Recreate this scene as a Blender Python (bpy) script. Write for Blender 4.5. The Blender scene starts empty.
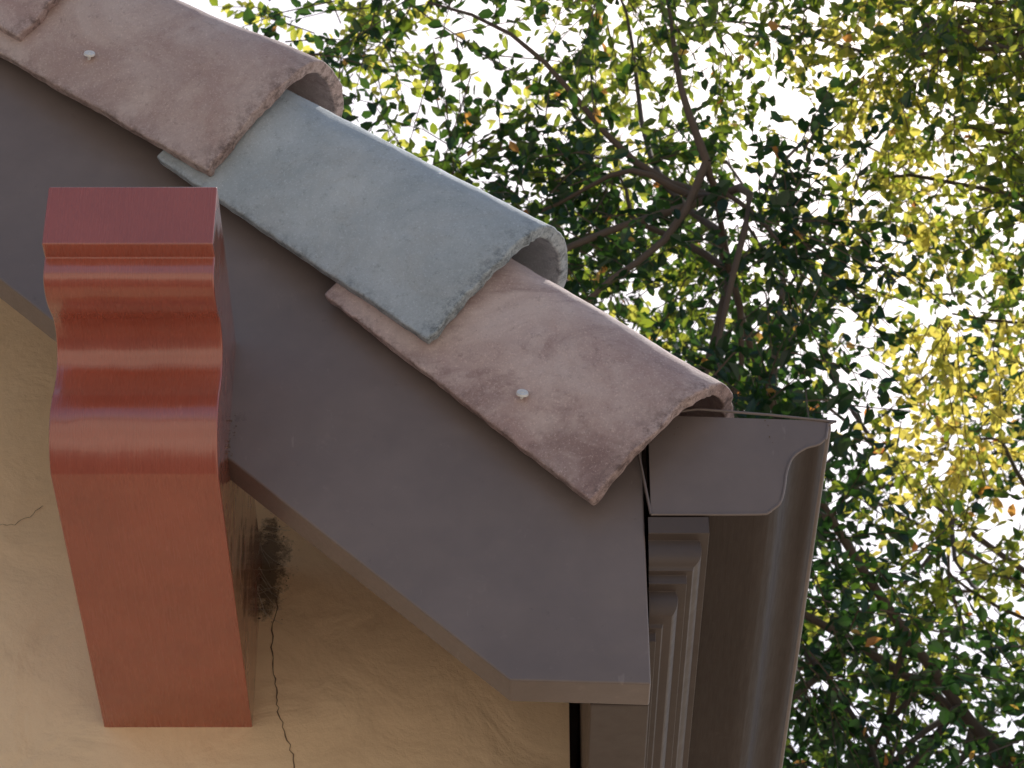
import bpy, bmesh, math, random
import numpy as np
from mathutils import Vector, noise
H=1.6
random.seed(4); rng=np.random.default_rng(7)
scene=bpy.context.scene
scene.view_settings.view_transform='Standard'; scene.view_settings.look='None'
scene.view_settings.exposure=0
# ---------- helpers ----------
def link(o,parent=None):
    bpy.context.collection.objects.link(o)
    if parent: o.parent=parent
    return o
def mesh_obj(name,verts,faces,mat,parent=None,smooth=False):
    me=bpy.data.meshes.new(name); me.from_pydata([tuple(v) for v in verts],[],faces); me.validate(); me.update()
    bm=bmesh.new(); bm.from_mesh(me); bmesh.ops.recalc_face_normals(bm,faces=bm.faces); bm.to_mesh(me); bm.free()
    if smooth:
        me.polygons.foreach_set('use_smooth',[True]*len(me.polygons))
    me.materials.append(mat)
    return link(bpy.data.objects.new(name,me),parent)
def bevel(o,w=.002,seg=2,ang=35):
    m=o.modifiers.new('b','BEVEL'); m.width=w; m.segments=seg; m.limit_method='ANGLE'; m.angle_limit=math.radians(ang)
    o.data.polygons.foreach_set('use_smooth',[True]*len(o.data.polygons))
    m.harden_normals=True
    return o
def prism_y(name,prof,y0,y1,mat,parent=None,smooth=False):
    n=len(prof)
    v=[(x,y0,z+H) for x,z in prof]+[(x,y1,z+H) for x,z in prof]
    f=[tuple(range(n)),tuple(range(2*n-1,n-1,-1))]+[(i,(i+1)%n,n+(i+1)%n,n+i) for i in range(n)]
    return mesh_obj(name,v,f,mat,parent,smooth)
def empty(name):
    e=bpy.data.objects.new(name,None); return link(e)
def catmull(P,k=6):
    P=[np.array(p,float) for p in P]; out=[]
    Q=[2*P[0]-P[1]]+P+[2*P[-1]-P[-2]]
    for i in range(1,len(Q)-2):
        for j in range(k):
            t=j/k
            out.append(.5*((2*Q[i])+(-Q[i-1]+Q[i+1])*t+(2*Q[i-1]-5*Q[i]+4*Q[i+1]-Q[i+2])*t*t+(-Q[i-1]+3*Q[i]-3*Q[i+1]+Q[i+2])*t**3))
    out.append(P[-1]); return out
# ---------- materials ----------
class NT:
    def __init__(s,name):
        s.m=bpy.data.materials.new(name); s.m.use_nodes=True; s.t=s.m.node_tree; s.n=s.t.nodes; s.l=s.t.links
        s.b=s.n['Principled BSDF']; s.out=s.n['Material Output']
        s.co=s.n.new('ShaderNodeTexCoord')
    def noise(s,scale,detail=4,rough=.6,stretch=None,dist=0):
        t=s.n.new('ShaderNodeTexNoise'); t.inputs['Scale'].default_value=scale; t.inputs['Detail'].default_value=detail
        t.inputs['Roughness'].default_value=rough; t.inputs['Distortion'].default_value=dist
        if stretch:
            mp=s.n.new('ShaderNodeMapping'); mp.inputs['Scale'].default_value=stretch
            s.l.new(s.co.outputs['Object'],mp.inputs[0]); s.l.new(mp.outputs[0],t.inputs['Vector'])
        else: s.l.new(s.co.outputs['Object'],t.inputs['Vector'])
        return t.outputs['Fac']
    def math(s,op,a,b=0.0):
        m=s.n.new('ShaderNodeMath'); m.operation=op
        for i,v in enumerate((a,b)):
            if hasattr(v,'is_linked'): s.l.new(v,m.inputs[i])
            else: m.inputs[i].default_value=v
        return m.outputs[0]
    def ramp(s,fac,stops):
        r=s.n.new('ShaderNodeValToRGB'); e=r.color_ramp.elements
        e[0].position=stops[0][0]; e[0].color=(*stops[0][1],1); e[1].position=stops[-1][0]; e[1].color=(*stops[-1][1],1)
        for p,c in stops[1:-1]:
            x=e.new(p); x.color=(*c,1)
        s.l.new(fac,r.inputs[0]); return r.outputs[0]
    def mix(s,fac,a,b,mode='MIX'):
        m=s.n.new('ShaderNodeMix'); m.data_type='RGBA'; m.blend_type=mode
        for sock,val in ((m.inputs[0],fac),(m.inputs[6],a),(m.inputs[7],b)):
            if hasattr(val,'is_linked'): s.l.new(val,sock)
            elif isinstance(val,(int,float)): sock.default_value=val
            else: sock.default_value=(*val,1)
        return m.outputs[2]
    def bump(s,fac,strength,dist,prev=None):
        b=s.n.new('ShaderNodeBump'); b.inputs['Strength'].default_value=strength; b.inputs['Distance'].default_value=dist
        s.l.new(fac,b.inputs['Height'])
        if prev: s.l.new(prev,b.inputs['Normal'])
        return b.outputs[0]
    def fin(s,col,rough=.6,nrm=None,spec=.5):
        if hasattr(col,'is_linked'): s.l.new(col,s.b.inputs['Base Color'])
        else: s.b.inputs['Base Color'].default_value=(*col,1)
        if hasattr(rough,'is_linked'): s.l.new(rough,s.b.inputs['Roughness'])
        else: s.b.inputs['Roughness'].default_value=rough
        s.b.inputs['Specular IOR Level'].default_value=spec
        if nrm: s.l.new(nrm,s.b.inputs['Normal'])
        return s.m
W=(1,1,1);K=(0,0,0)
def paint(name,c,rough=.45,streak=None,bs=.25,spec=.5,sscale=60,bd=.002,wave=0,coat=0,scr=0):
    s=NT(name)
    big=s.noise(6,4,.7); st=s.noise(sscale,3,.6,streak); sp=s.noise(34,6,.8)
    col=s.mix(s.ramp(big,[(.3,K),(.75,W)]),[x*.88 for x in c],[min(1,x*1.12) for x in c])
    col=s.mix(s.ramp(sp,[(.60,K),(.74,(.35,)*3)]),col,[x*1.4+.02 for x in c])
    col=s.mix(s.ramp(sp,[(.27,(.6,)*3),(.36,K)]),col,[x*.55 for x in c])
    if scr:   # chalky scuffs on worn paint
        col=s.mix(s.ramp(s.noise(26,4,.75,(1,.3,.3)),[(.66,K),(.70,(scr,)*3)]),col,[min(1,x*1.3+.10) for x in c])
    nb=s.bump(st,bs,bd)
    if wave: nb=s.bump(s.noise(9,2,.5),wave,.03,nb)
    r=s.ramp(st,[(.2,(max(.05,rough-.08),)*3),(.8,(rough+.12,)*3)])
    if coat:
        s.b.inputs['Coat Weight'].default_value=coat; s.b.inputs['Coat Roughness'].default_value=.09
        s.l.new(nb,s.b.inputs['Coat Normal'])
    return s.fin(col,r,nb,spec)
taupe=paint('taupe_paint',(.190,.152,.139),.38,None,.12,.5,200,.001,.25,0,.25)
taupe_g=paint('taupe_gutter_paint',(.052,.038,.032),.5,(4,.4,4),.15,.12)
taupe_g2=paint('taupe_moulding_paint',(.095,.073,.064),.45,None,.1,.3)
redp=paint('red_brown_paint',(.36,.086,.052),.24,(7,.35,.35),.16,.8,40,.0015,.16,1.0,.35)
def stucco():
    s=NT('tan_stucco')
    a=s.noise(2.2,4,.6); b=s.noise(14,5,.65); c=s.noise(38,5,.8)
    col=s.mix(s.ramp(a,[(.3,K),(.7,W)]),(.84,.615,.39),(.90,.70,.47))
    col=s.mix(s.ramp(b,[(.5,K),(.8,(.3,)*3)]),col,(.62,.45,.29))
    sx=s.n.new('ShaderNodeSeparateXYZ'); s.l.new(s.co.outputs['Object'],sx.inputs[0])
    dx=s.math('DIVIDE',s.math('ADD',sx.outputs[0],.318),.030); dz=s.math('DIVIDE',s.math('ADD',sx.outputs[2],-3.765),.075)
    r2=s.math('ADD',s.math('MULTIPLY',dx,dx),s.math('MULTIPLY',dz,dz))
    v=s.math('SUBTRACT',s.math('MULTIPLY',c,4.2),s.math('ADD',r2,1.0))
    col=s.mix(s.ramp(v,[(.0,K),(.75,(.85,)*3)]),col,(.10,.07,.05))
    n=s.bump(s.noise(9,4,.5,None,.6),.5,.02); n=s.bump(c,.35,.005,n)
    return s.fin(col,.9,n,.2)
stuc=stucco()
def tile(name,c1,c2,stain,sa=.75):
    s=NT(name)
    a=s.noise(10,5,.68,None,.6); b=s.noise(70,5,.8); f=s.noise(380,3,.8)
    col=s.mix(s.ramp(a,[(.34,K),(.66,W)]),c1,c2)
    col=s.mix(s.ramp(s.noise(5.5,5,.72,(1,1,1.6),1.2),[(.50,K),(.68,(sa,)*3)]),col,stain)
    col=s.mix(s.ramp(b,[(.56,K),(.74,(.55,)*3)]),col,[x*.45 for x in c1])
    col=s.mix(s.ramp(f,[(.56,K),(.68,(.45,)*3)]),col,[min(1,x*1.45) for x in c2])
    col=s.mix(s.ramp(f,[(.28,(.5,)*3),(.38,K)]),col,[x*.4 for x in c1])
    at=s.n.new('ShaderNodeAttribute'); at.attribute_name='edge'
    mul=s.n.new('ShaderNodeMath'); mul.operation='MULTIPLY'
    s.l.new(at.outputs['Fac'],mul.inputs[0]); s.l.new(s.ramp(b,[(.36,W),(.58,K)]),mul.inputs[1])
    col=s.mix(mul.outputs[0],col,[x*.35 for x in c1])
    n=s.bump(b,.6,.003); n=s.bump(f,.6,.0014,n)
    return s.fin(col,.88,n,.25)
tm_pink=tile('tile_pink_clay',(.44,.325,.30),(.58,.48,.45),(.39,.285,.265))
tm_blue=tile('tile_blue_grey_clay',(.36,.415,.45),(.48,.535,.57),(.40,.42,.425),.5)
tm_mauve=tile('tile_mauve_clay',(.43,.31,.295),(.61,.50,.475),(.25,.165,.16),.75)
def simple(name,c,r=.6,metal=0,sc=40):
    s=NT(name); col=s.mix(s.noise(sc,4),[x*.7 for x in c],[min(1,x*1.25) for x in c]); s.b.inputs['Metallic'].default_value=metal
    return s.fin(col,r,s.bump(s.noise(sc*2,3),.4,.002))
nailm=simple('galvanised_nail',(.78,.78,.77),.4,.1,200)
crackm=simple('crack_dark',(.18,.12,.08),.9)
dirtm=simple('dirt',(.14,.10,.07),.95,0,150)
webm=simple('cobweb_silk',(.45,.40,.34),.8,0,150)
bark=simple('bark',(.10,.075,.055),.9,0,25)
# ---------- rake geometry ----------
SL=math.tan(math.radians(42.5)); X0,Z0=-.0022,1.7067
def zb(x): return Z0-(x-X0)*SL
cosS=math.cos(math.radians(42.5))
RX=-3.2
YB=2.80
def rake_board():
    top=.335/cosS
    xl=2*RX-.151
    prof=[(X0,Z0),(.151,1.7017),(.149,zb(.149)+top),(RX,zb(RX)+top),(2*RX-.149,zb(.149)+top),(xl,1.7017),(2*RX-X0,Z0),(RX,zb(RX))]
    n=len(prof); y0,y1=YB,YB+.046
    v=[(x,y0,z+H) for x,z in prof]+[(x,y1,z+H) for x,z in prof]
    front=[(0,1,2,3,7),(7,3,4,5,6)]
    f=front+[tuple(n+i for i in reversed(q)) for q in front]
    for i in range(n):
        f.append((i,(i+1)%n,n+(i+1)%n,n+i))
    return bevel(mesh_obj('barge_board',v,f,taupe),.0025,2)
rake_board()
# ---------- house ----------
house=empty('stucco_house')
WY=3.27; YE=11.0
def gable():
    pr=[(.072,-1.62),(.072,zb(.072)+.31/cosS),(RX,zb(RX)+.31/cosS),(2*RX-.072,zb(.072)+.31/cosS),(2*RX-.072,-1.62)]
    return prism_y('walls',pr,WY,YE-.5,stuc,house)
gable()
def roofdeck():
    a,b=.312/cosS,.36/cosS
    pr=[(.075,zb(.075)+a),(.19,zb(.19)+a),(.19,zb(.19)+b),(RX,zb(RX)+b),(2*RX-.19,zb(.19)+b),(2*RX-.19,zb(.19)+a),(2*RX-.075,zb(.075)+a),(RX,zb(RX)+a)]
    n=len(pr); y0,y1=YB+.049,YE
    v=[(x,y0,z+H) for x,z in pr]+[(x,y1,z+H) for x,z in pr]
    fr=[(0,1,2,3,7),(7,3,4,5,6)]
    f=fr+[tuple(n+i for i in reversed(q)) for q in fr]+[(i,(i+1)%n,n+(i+1)%n,n+i) for i in range(n)]
    return mesh_obj('roof_deck',v,f,taupe,house)
roofdeck()
def field_tiles():
    v=[];f=[]; ys=np.arange(3.0,YE,.03); L=(.21-RX)/cosS; ns=int(L/.36)
    for side in (0,1):
        for c in range(ns):
            base=len(v)
            for e in (0,1):
                s=c*.36+(.0 if e==0 else .40)
                s=min(s,L)
                lift=.035 if e==0 else .008
                for y in ys:
                    ph=((y-3.0)/.25)%1
                    h=.365+lift+ .075*max(0,math.sin(math.pi*min(1,ph/.72)))
                    px=.21-s*cosS; z=zb(px)+h/cosS
                    if side: px=2*RX-px
                    v.append((px,y,z+H))
            m=len(ys)
            for i in range(m-1): f.append((base+i,base+i+1,base+m+i+1,base+m+i))
    o=mesh_obj('roof_tiles',v,f,tm_pink,house,True)
    so=o.modifiers.new('s','SOLIDIFY'); so.thickness=.014
field_tiles()
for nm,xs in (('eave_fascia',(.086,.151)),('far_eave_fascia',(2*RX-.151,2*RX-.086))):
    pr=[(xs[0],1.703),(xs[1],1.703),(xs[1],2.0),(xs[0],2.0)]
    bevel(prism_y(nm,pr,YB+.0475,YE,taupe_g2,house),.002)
def crown():
    """crown moulding with a mitred return at the gable end"""
    x0=.1535
    pts=[(x0,1.79),(.161,1.79),(.161,1.802),(.168,1.803)]
    pts+=[tuple(p) for p in catmull([(.169,1.808),(.181,1.814),(.186,1.828),(.184,1.842)],5)]
    pts+=[(.196,1.844),(.196,1.856),(.203,1.857)]
    pts+=[tuple(p) for p in catmull([(.204,1.861),(.211,1.868),(.213,1.880),(.211,1.893)],5)]
    pts+=[(.222,1.895),(.222,1.917),(x0,1.917)]
    n=len(pts); yf=lambda x: YB+.062-(x-x0)
    v=[(x,yf(x),z+H) for x,z in pts]+[(x,YE,z+H) for x,z in pts]+[(x0,yf(x),z+H) for x,z in pts[:-1]]
    f=[tuple(range(2*n-1,n-1,-1))]
    for i in range(n-1): f.append((i,i+1,n+i+1,n+i))
    for i in range(n-2): f.append((i,i+1,2*n+i+1,2*n+i))
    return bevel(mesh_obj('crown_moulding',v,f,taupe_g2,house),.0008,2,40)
crown()
def crack(pts,w):
    v=[];f=[]
    P=catmull([np.array(p) for p in pts],9)
    for i,p in enumerate(P):
        q=P[min(i+1,len(P)-1)]-P[max(i-1,0)]; q=q/np.linalg.norm(q)
        nx,nz=-q[1],q[0]; j=random.uniform(-.0022,.0022); ww=w*random.uniform(.4,1.2)
        v+= [(p[0]+nx*(ww+j),WY-.001,p[1]+nz*(ww+j)+H),(p[0]-nx*(ww-j),WY-.001,p[1]-nz*(ww-j)+H)]
        if i: k=2*i; f.append((k-2,k-1,k+1,k))
    return mesh_obj('stucco_crack',v,f,crackm,house)
crack([(-.302,2.13),(-.308,2.05),(-.300,1.98),(-.290,1.93),(-.270,1.87),(-.262,1.80),(-.25,1.70)],.0009)
crack([(-.62,2.26),(-.66,2.23),(-.70,2.235),(-.78,2.2)],.0004)
# ---------- corbel ----------
def corbel():
    top=2.173
    pr=[(2.520,top),(2.520,2.090),(2.545,2.092)]
    pr+= [tuple(p) for p in catmull([(2.546,2.080),(2.550,2.068),(2.563,2.061),(2.585,2.060),(2.610,2.066),(2.635,2.0745),(2.659,2.074),(2.678,2.063),(2.687,2.043),(2.685,2.020),(2.678,2.000),(2.677,1.977),(2.686,1.953),(2.702,1.935),(2.722,1.924)],7)]
    pr+=[(WY+.05,1.924),(WY+.05,top)]
    x0,x1=-.513,-.326; n=len(pr)
    v=[(x,y,z+H) for x in (x0,x1) for y,z in pr]
    f=[tuple(range(n)),tuple(range(2*n-1,n-1,-1))]+[(i,(i+1)%n,n+(i+1)%n,n+i) for i in range(n)]
    o=mesh_obj('wooden_corbel',v,f,redp)
    bevel(o,.0022,2,30)
corbel()
# ---------- barge tiles ----------
PROF=[(0,0),(.03,-.008),(.065,-.018),(.10,-.026),(.14,-.031),(.178,-.030),(.207,-.019),(.230,.006),(.246,.042),(.251,.085),(.246,.13),(.228,.17),(.195,.203),(.15,.225)]
def barrel(A,B,mat,y0,y1,seed,nail=None,taper=.80):
    A=np.array(A);B=np.array(B); L=np.linalg.norm(B-A); r=(B-A)/L; nn=np.array([r[1],-r[0]])
    pr=np.array(catmull([np.array(p) for p in PROF],5)); m=len(pr)
    tg=np.gradient(pr,axis=0); tg/=np.linalg.norm(tg,axis=1)[:,None]; nor=np.stack([-tg[:,1],tg[:,0]],1)
    if (nor[m//2]@np.array([-1,1]))<0: nor=-nor
    th=.0175; NS=46; v=[]; ed=[]
    for i in range(NS+1):
        u=i/NS; sc=1+(taper-1)*u; yy=y0+(y1-y0)*u
        for lay in (0,1):
            for j in range(m):
                p=pr[j]*sc+nor[j]*th*lay
                s=u*L
                if i==0: 
                    s+=.004*noise.noise(Vector((j*.25,seed*3.1,lay)))+.003*noise.noise(Vector((j*1.3,seed*1.1,0)))
                dis=.003*noise.noise(Vector((s*9,j*.12,seed*5)))+.001*noise.noise(Vector((s*50,j*.6,seed*2)))
                if j==0: p=p+np.array([.002*noise.noise(Vector((s*14,seed,lay*2)))+.0016*noise.noise(Vector((s*60,seed,4))),0])
                p=p-nor[j]*dis
                c=A+r*s+nn*p[0]
                v.append((c[0],yy+p[1],c[1]+H))
                ed.append(max(math.exp(-s/.02), math.exp(-j/1.8)*.8, 0))
    def idx(i,lay,j): return (i*2+lay)*m+j
    f=[]
    for i in range(NS):
        for j in range(m-1):
            f.append((idx(i,0,j),idx(i+1,0,j),idx(i+1,0,j+1),idx(i,0,j+1)))
            f.append((idx(i,1,j),idx(i,1,j+1),idx(i+1,1,j+1),idx(i+1,1,j)))
        for j in (0,m-1): f.append((idx(i,0,j),idx(i,1,j),idx(i+1,1,j),idx(i+1,0,j)))
    for i in (0,NS):
        for j in range(m-1): f.append((idx(i,0,j),idx(i,0,j+1),idx(i,1,j+1),idx(i,1,j)))
    o=mesh_obj('clay_roof_tile',v,f,mat)
    a=o.data.attributes.new('edge','FLOAT','POINT'); a.data.foreach_set('value',ed)
    bevel(o,.003,3,50)
    if nail:
        s,nv=nail; u=s/L; sc=1+(taper-1)*u
        k=int(np.argmin(abs(pr[:m//2,0]*sc-nv))); yv=pr[k][1]*sc
        c=A+r*s+nn*nv; yy=y0+(y1-y0)*u+yv
        bm=bmesh.new(); bmesh.ops.create_cone(bm,cap_ends=True,segments=18,radius1=.0074,radius2=.0066,depth=.0024)
        bmesh.ops.create_cone(bm,cap_ends=True,segments=10,radius1=.002,radius2=.002,depth=.02,matrix=__import__('mathutils').Matrix.Translation((0,0,-.008)))
        me=bpy.data.meshes.new('nail'); bm.to_mesh(me); bm.free(); me.materials.append(nailm)
        q=link(bpy.data.objects.new('nail',me),o); q.location=(c[0],yy-.006,c[1]+H)
        q.rotation_euler=(math.radians(68),math.radians(18),0)
    return o
Ddir=lambda a:np.array([-math.cos(math.radians(a)),math.sin(math.radians(a))])
A3=np.array([.0875,1.9207]); barrel(A3,(-.2234,2.2227),tm_mauve,2.765,2.772,3,(.15,.046))
A2=np.array([-.0984,2.1309]); barrel(A2,(-.4372,2.4347),tm_blue,2.742,2.768,2)
A1=np.array([-.369,2.3882]); barrel(A1,A1+.44*Ddir(38),tm_pink,2.742,2.768,1,(.240,.052))
A0=np.array([-.6189,2.6092]); barrel(A0,A0+.44*Ddir(39.5),tm_mauve,2.742,2.768,5)
mats=[tm_pink,tm_blue,tm_mauve]
k=1
while True:
    A=A0+Ddir(42.5)*.335*k
    if A[0]<RX+.15: break
    barrel(A,A+.44*Ddir(39.5),mats[(k*k+k//2)%3],2.742,2.768,10+k,(.2,.036)); k+=1
# ---------- gutter ----------
def gutter():
    g=empty('rain_gutter')
    ox=[(.157,2.058),(.157,1.9205),(.274,1.9205)]
    ox+=[tuple(p) for p in catmull([(.290,1.9235),(.303,1.936),(.309,1.956),(.313,1.979),(.321,1.999),(.336,2.012),(.352,2.018),(.361,2.027)],5)]
    ox+=[(.364,2.046)]
    def sheet(name,path,y0,y1,th):
        P=np.array(path); T=np.gradient(P,axis=0); T/=np.linalg.norm(T,axis=1)[:,None]; N=np.stack([-T[:,1],T[:,0]],1)
        ctr=np.array([.24,2.0])
        Q=P+N*th*np.sign(((ctr-P)*N).sum(1))[:,None]
        ring=[tuple(p) for p in P]+[tuple(p) for p in Q[::-1]]
        n=len(P); v=[(x,y0,z+H) for x,z in ring]+[(x,y1,z+H) for x,z in ring]; N2=2*n; f=[]
        for i in range(N2): f.append((i,(i+1)%N2,N2+(i+1)%N2,N2+i))
        for i in range(n-1):
            f.append((i,i+1,N2-2-i,N2-1-i)); f.append((N2+i,N2+N2-1-i,N2+N2-2-i,N2+i+1))
        return bevel(mesh_obj(name,v,f,taupe_g,g),.0006,1,40)
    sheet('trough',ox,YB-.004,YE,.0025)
    lx,lz,lw,lh=.360,2.046,.0085,.0065
    prism=prism_y('lip',[(lx-lw,lz-lh),(lx+lw,lz-lh),(lx+lw,lz+lh),(lx-lw,lz+lh)],YB-.006,YE,taupe,g,True)
    bevel(prism,.003,3)
    # end cap: flat plate closing the whole profile, with a slightly raised folded rim
    ring=ox[1:]+[(.358,2.052),(.157,2.060)]
    prism_y('end_cap',ring,YB-.0065,YB-.0045,taupe,g)
    P=np.array(ring+[ring[0]]); 
    rim=catmull(P,3); lines=[(np.array([(p[0],YB-.007,p[1]+H) for p in rim]),np.full(len(rim),.0017))]
    tubes('end_cap_rim',lines,taupe,g,6)
def tubes(name,lines,mat,parent,sides=5):
    V=[];F=[];k=0
    for P,R in lines:
        P=np.asarray(P,float); n=len(P); T=np.gradient(P,axis=0); T/=np.linalg.norm(T,axis=1)[:,None]+1e-9
        ref=np.array([.3,.2,1.]) if abs(T[0][2])<.9 else np.array([1.,.1,0])
        if sides==6: ref=np.array([0.,1.,0.])
        U=np.cross(T,ref); U/=np.linalg.norm(U,axis=1)[:,None]+1e-9; Wv=np.cross(T,U)
        a=np.arange(sides)*2*math.pi/sides
        ring=P[:,None,:]+np.asarray(R)[:,None,None]*(np.cos(a)[None,:,None]*U[:,None,:]+np.sin(a)[None,:,None]*Wv[:,None,:])
        V.append(ring.reshape(-1,3))
        i=np.arange(n-1)[:,None]*sides; j=np.arange(sides)[None,:]; j2=(j+1)%sides
        F.append((np.stack([i+j,i+j2,i+sides+j2,i+sides+j],-1).reshape(-1,4))+k); k+=n*sides
    return fastmesh(name,np.concatenate(V),np.concatenate(F),mat,parent,True)
def fastmesh(name,V,F,mat,parent,smooth=False,attr=None):
    me=bpy.data.meshes.new(name); me.vertices.add(len(V)); me.vertices.foreach_set('co',V.astype(np.float32).ravel())
    q=F.shape[1]; me.loops.add(F.size); me.loops.foreach_set('vertex_index',F.astype(np.int32).ravel())
    me.polygons.add(len(F)); me.polygons.foreach_set('loop_start',np.arange(0,F.size,q,dtype=np.int32))
    me.polygons.foreach_set('use_smooth',np.full(len(F),smooth))
    me.update(calc_edges=True); me.materials.append(mat)
    if attr is not None:
        a=me.attributes.new('tint','FLOAT','POINT'); a.data.foreach_set('value',attr.astype(np.float32))
    return link(bpy.data.objects.new(name,me),parent)
gutter()
def crumbs(name,boxes,par):
    v=[];f=[]
    for (x0,x1,y0,y1,z0,z1,n,s) in boxes:
        for _ in range(n):
            u=random.random()**2.5
            c=Vector((x0+(x1-x0)*u,random.uniform(y0,y1),random.uniform(z0,z1)+H)); k=len(v); r=s*random.uniform(.3,1)
            for d in ((1,0,0),(-1,0,0),(0,1,0),(0,-1,0),(0,0,1),(0,0,-1)):
                v.append(c+Vector(d)*r*random.uniform(.5,1.2))
            for t in ((0,2,4),(2,1,4),(1,3,4),(3,0,4),(2,0,5),(1,2,5),(3,1,5),(0,3,5)): f.append(tuple(k+i for i in t))
    return mesh_obj(name,v,f,dirtm,par)
crumbs('debris',[(-.326,-.318,2.79,2.80,2.0,2.06,30,.0015),(.155,.30,YB-.0075,YB-.006,2.02,2.055,26,.0013),(-.327,-.29,WY-.001,WY,2.08,2.24,60,.002)],house)
# ---------- ground ----------
def ground():
    s=NT('ground_dirt'); col=s.mix(s.ramp(s.noise(.25,4),[(.4,K),(.6,W)]),(.35,.30,.24),(.45,.39,.32))
    m=s.fin(col,.95,None,.2)
    v=[];f=[]
    g=[-1500,-600,-200,-80,-40,-20,-12,-8,-5,-2,0,2,5,8,12,20,40,80,200,600,1500]
    for y in g:
        for x in g: v.append((x,y,-.02+ (0 if abs(x)<10 and abs(y)<14 else .15*noise.noise(Vector((x*.05,y*.05,0))))))
    n=len(g)
    for i in range(n-1):
        for j in range(n-1): f.append((i*n+j,i*n+j+1,(i+1)*n+j+1,(i+1)*n+j))
    mesh_obj('ground',v,f,m)
ground()
# ---------- trees ----------
def leafmat():
    m=bpy.data.materials.new('oak_leaf'); m.use_nodes=True; t=m.node_tree; n=t.nodes; l=t.links
    n.remove(n['Principled BSDF']); out=n['Material Output']
    at=n.new('ShaderNodeAttribute'); at.attribute_name='tint'
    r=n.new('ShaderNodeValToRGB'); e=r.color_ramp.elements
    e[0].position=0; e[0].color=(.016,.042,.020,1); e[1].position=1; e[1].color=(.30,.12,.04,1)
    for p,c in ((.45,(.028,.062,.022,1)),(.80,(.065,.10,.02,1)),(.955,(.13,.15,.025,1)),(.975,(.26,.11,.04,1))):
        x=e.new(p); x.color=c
    df=n.new('ShaderNodeBsdfDiffuse'); l.new(at.outputs['Fac'],r.inputs[0]); l.new(r.outputs[0],df.inputs['Color'])
    gl=n.new('ShaderNodeBsdfGlossy'); gl.inputs['Roughness'].default_value=.30; gl.inputs['Color'].default_value=(.8,.85,.9,1)
    m1=n.new('ShaderNodeMixShader'); m1.inputs[0].default_value=.08; l.new(df.outputs[0],m1.inputs[1]); l.new(gl.outputs[0],m1.inputs[2])
    tr=n.new('ShaderNodeBsdfTranslucent')
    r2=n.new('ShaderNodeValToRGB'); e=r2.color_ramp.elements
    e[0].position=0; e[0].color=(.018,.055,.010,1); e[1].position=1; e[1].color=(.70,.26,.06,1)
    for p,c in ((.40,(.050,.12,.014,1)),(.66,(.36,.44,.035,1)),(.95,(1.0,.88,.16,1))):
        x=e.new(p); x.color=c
    l.new(at.outputs['Fac'],r2.inputs[0]); l.new(r2.outputs[0],tr.inputs['Color'])
    mx=n.new('ShaderNodeMixShader'); mx.inputs[0].default_value=.55
    l.new(m1.outputs[0],mx.inputs[1]); l.new(tr.outputs[0],mx.inputs[2]); l.new(mx.outputs[0],out.inputs['Surface'])
    return m
leafm=leafmat()
def curve_pts(a,b,n,wob,up=0):
    a=np.array(a);b=np.array(b); t=np.linspace(0,1,n)[:,None]; L=np.linalg.norm(b-a)
    ph=rng.uniform(0,6,3); fr=rng.uniform(3,7,3)
    w=np.sin(t*fr+ph)-np.sin(ph)*(1-t)-np.sin(fr+ph)*t
    return a+(b-a)*t+w*wob*L+np.array([0,0,1])*up*L*np.sin(math.pi*t)
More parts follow.
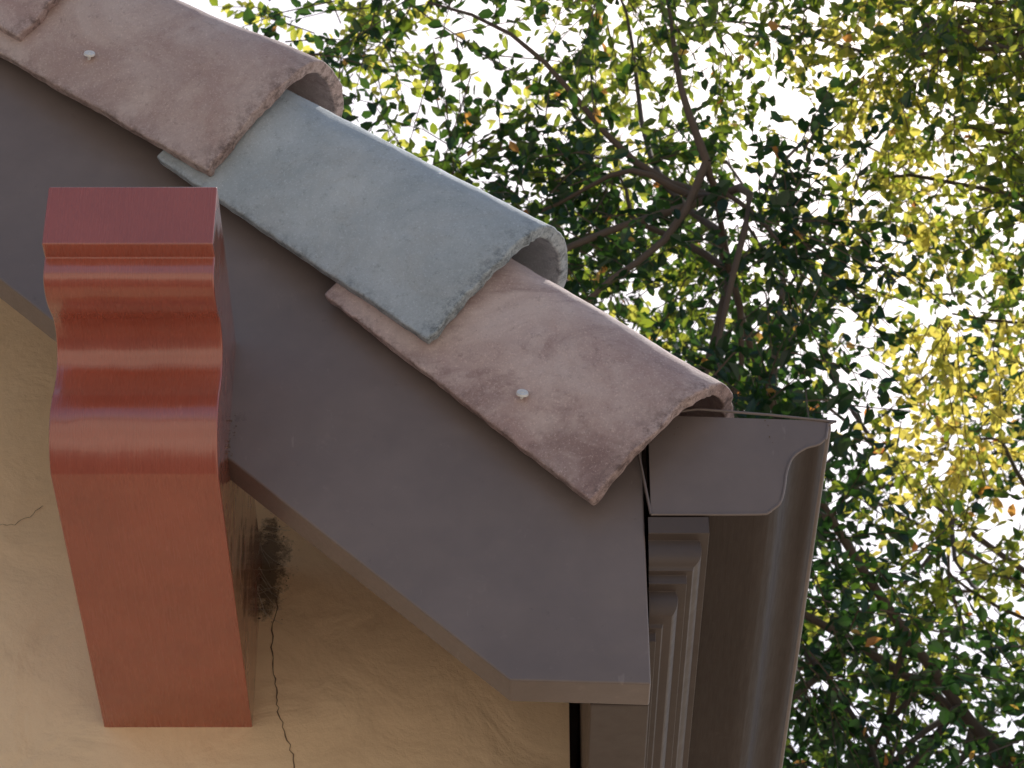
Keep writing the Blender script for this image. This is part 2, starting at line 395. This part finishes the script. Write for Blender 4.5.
# cobweb strands between corbel side and wall
web=[]
for i in range(20):
    z=random.uniform(2.08,2.24); a=(-.326,WY-random.uniform(.004,.045),z+H); b=(-.326+random.uniform(.010,.035),WY-.0005,z+random.uniform(-.03,.03)+H)
    web.append((curve_pts(a,b,5,.03,-.05),np.full(5,.00022)))
tubes('cobweb',web,webm,house,3)
def tree(base,fork,ctr,rad,ncl,ntw,nlf,lsize,seed,trunk_r=.22,dark=0,crad=(.3,.6),bright=1.0,limb=.3,gaps=()):
    global rng; rng=np.random.default_rng(seed)
    e=empty('oak_tree'); base=np.array(base,float); ctr=np.array(ctr,float); rad=np.array(rad,float); fork=np.array(fork,float)
    lines=[(curve_pts(base,fork,10,.03),np.linspace(trunk_r,trunk_r*.7,10))]
    nodes=[]
    for i in range(11):
        d=rng.normal(size=3); d[2]=abs(d[2])*.8-.1; d/=np.linalg.norm(d)
        tip=ctr+d*rad*.85; P=curve_pts(fork,tip,22,.07,.10); R=.008+(trunk_r*limb-.008)*(1-np.linspace(0,1,22))**1.9; lines.append((P,R)); nodes.append(P[6:])
    nodes=np.concatenate(nodes)
    cl=[]
    for i in range(ncl):
        best=None;bd=-1
        for _ in range(4):
            d=rng.normal(size=3); d/=np.linalg.norm(d); c=ctr+d*rad*rng.uniform(.2,1)**.5
            dm=min([np.linalg.norm(c-q) for q in cl] or [9])
            if dm>bd: bd=dm;best=c
        cl.append(best)
    # thin spots in the crown
    cl=np.array([c for c in cl if not any(math.hypot(c[0]-g[0],c[2]-g[1])<g[2] for g in gaps)]); ncl=len(cl)
    for c in cl:
        dist=np.linalg.norm(nodes-c,axis=1); q=nodes[np.argmin(dist+rng.uniform(0,.5,len(dist)))]
        P=curve_pts(q,c,9,.09,.05); lines.append((P,np.linspace(.012,.004,9)))
    tubes('trunk_and_limbs',lines,bark,e,7)
    M=ncl*ntw; ci=np.repeat(cl,ntw,axis=0); cr=np.repeat(rng.uniform(crad[0],crad[1],ncl),ntw)
    d=rng.normal(size=(M,3)); d/=np.linalg.norm(d,axis=1)[:,None]
    start=ci+d*(cr*rng.uniform(.05,.8,M))[:,None]
    dr=d+rng.normal(size=(M,3))*.55+np.array([0,0,-.15]); dr/=np.linalg.norm(dr,axis=1)[:,None]
    L=rng.uniform(.14,.34,M)*lsize/.045; droop=rng.uniform(-.02,.10,M)
    t=np.linspace(0,1,3)
    P=start[:,None,:]+dr[:,None,:]*(L[:,None]*t)[:,:,None]; P[:,:,2]-=(droop[:,None]*t**2)
    a=np.arange(3)*2.0944
    U=np.cross(dr,[.2,.3,1.]); U/=np.linalg.norm(U,axis=1)[:,None]; Wv=np.cross(dr,U)
    rr=np.array([.0026,.0018,.0009])
    ring=P[:,:,None,:]+rr[None,:,None,None]*(np.cos(a)[None,None,:,None]*U[:,None,None,:]+np.sin(a)[None,None,:,None]*Wv[:,None,None,:])
    V=ring.reshape(-1,3); bidx=(np.arange(M)*9)[:,None,None]; i=(np.arange(2)*3)[None,:,None]; j=np.arange(3)[None,None,:]; j2=(j+1)%3
    F=np.stack(np.broadcast_arrays(bidx+i+j,bidx+i+j2,bidx+i+3+j2,bidx+i+3+j),-1).reshape(-1,4)
    fastmesh('twigs',V,F,bark,e)
    K_=M*nlf; tt=np.tile(np.linspace(.12,1,nlf),M)+rng.uniform(-.04,.04,K_)
    s=np.repeat(start,nlf,0); D=np.repeat(dr,nlf,0); LL=np.repeat(L,nlf); dd=np.repeat(droop,nlf)
    b=s+D*(LL*tt)[:,None]; b[:,2]-=dd*tt**2
    ax=rng.normal(size=(K_,3)); ax/=np.linalg.norm(ax,axis=1)[:,None]
    ax=ax*.85+D*.6+np.array([0,0,-.1]); ax/=np.linalg.norm(ax,axis=1)[:,None]
    nr=rng.normal(size=(K_,3))+np.array([0,0,.8]); nr-=ax*(nr*ax).sum(1)[:,None]; nr/=np.linalg.norm(nr,axis=1)[:,None]
    sd=np.cross(ax,nr); sz=lsize*rng.uniform(.6,1.25,K_); wd=sz*rng.uniform(.22,.33,K_); fold=wd*rng.uniform(.1,.6,K_); cur=sz*rng.uniform(-.1,.2,K_)
    def pt(u,w,h): return b+ax*(sz*u)[:,None]+sd*(wd*w)[:,None]+nr*(fold*h-cur*u*u)[:,None]
    pts=[pt(.04,0,0),pt(.35,1,1),pt(.72,.78,.8),pt(1.0,0,0),pt(.72,-.78,.8),pt(.35,-1,1)]
    V=np.stack(pts,1).reshape(-1,3); bi=(np.arange(K_)*6)[:,None]
    F=np.concatenate([bi+np.array([[0,1,2,3]]),bi+np.array([[3,4,5,0]])])
    sun_side=np.clip(((cl-ctr)/rad)@np.array([.35,.1,.9])*1.2+.18,0,.85)*bright  # sunlit upper crown and shaded lower crown painted into the leaf tint
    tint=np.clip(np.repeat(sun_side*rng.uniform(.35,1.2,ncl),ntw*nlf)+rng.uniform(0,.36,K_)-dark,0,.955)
    tint=np.where(rng.uniform(size=K_)<.010,rng.uniform(.975,1,K_),tint)
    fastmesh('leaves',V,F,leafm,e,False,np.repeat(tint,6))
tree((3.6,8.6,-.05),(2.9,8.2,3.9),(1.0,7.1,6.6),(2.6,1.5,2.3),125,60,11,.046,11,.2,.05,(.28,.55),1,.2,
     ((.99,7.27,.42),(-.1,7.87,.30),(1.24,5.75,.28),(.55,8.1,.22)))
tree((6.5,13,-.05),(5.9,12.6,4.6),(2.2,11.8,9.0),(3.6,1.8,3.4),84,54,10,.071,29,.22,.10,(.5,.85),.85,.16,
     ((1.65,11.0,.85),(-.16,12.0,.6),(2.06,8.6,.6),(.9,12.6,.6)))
# ---------- light ----------
w=bpy.data.worlds.new('World'); scene.world=w; w.use_nodes=True; nt=w.node_tree
sky=nt.nodes.new('ShaderNodeTexSky'); sky.sky_type='NISHITA'; sky.sun_disc=False
EL,AZ=54,26
sky.sun_elevation=math.radians(EL); sky.sun_rotation=math.radians(AZ); sky.dust_density=3.2; sky.air_density=1.0; sky.ozone_density=1.0
bg=nt.nodes['Background']; bg.inputs[1].default_value=.15
nt.links.new(sky.outputs[0],bg.inputs[0])
sl=bpy.data.lights.new('sun','SUN'); sl.energy=5; sl.angle=math.radians(.5); sl.color=(1,.95,.87)
so=link(bpy.data.objects.new('sun',sl))
d=Vector((math.sin(math.radians(AZ))*math.cos(math.radians(EL)),math.cos(math.radians(AZ))*math.cos(math.radians(EL)),math.sin(math.radians(EL))))
so.rotation_euler=d.to_track_quat('Z','Y').to_euler(); so.location=d*30
# ---------- camera ----------
cd=bpy.data.cameras.new('camera'); cam=link(bpy.data.objects.new('camera',cd)); cam.location=(0,0,H)
cam.rotation_euler=(math.radians(127),0,0); cd.sensor_width=36; cd.lens=3000/1024*36; cd.clip_end=4000
cd.dof.use_dof=True; cd.dof.focus_distance=3.45; cd.dof.aperture_fstop=32
scene.camera=cam
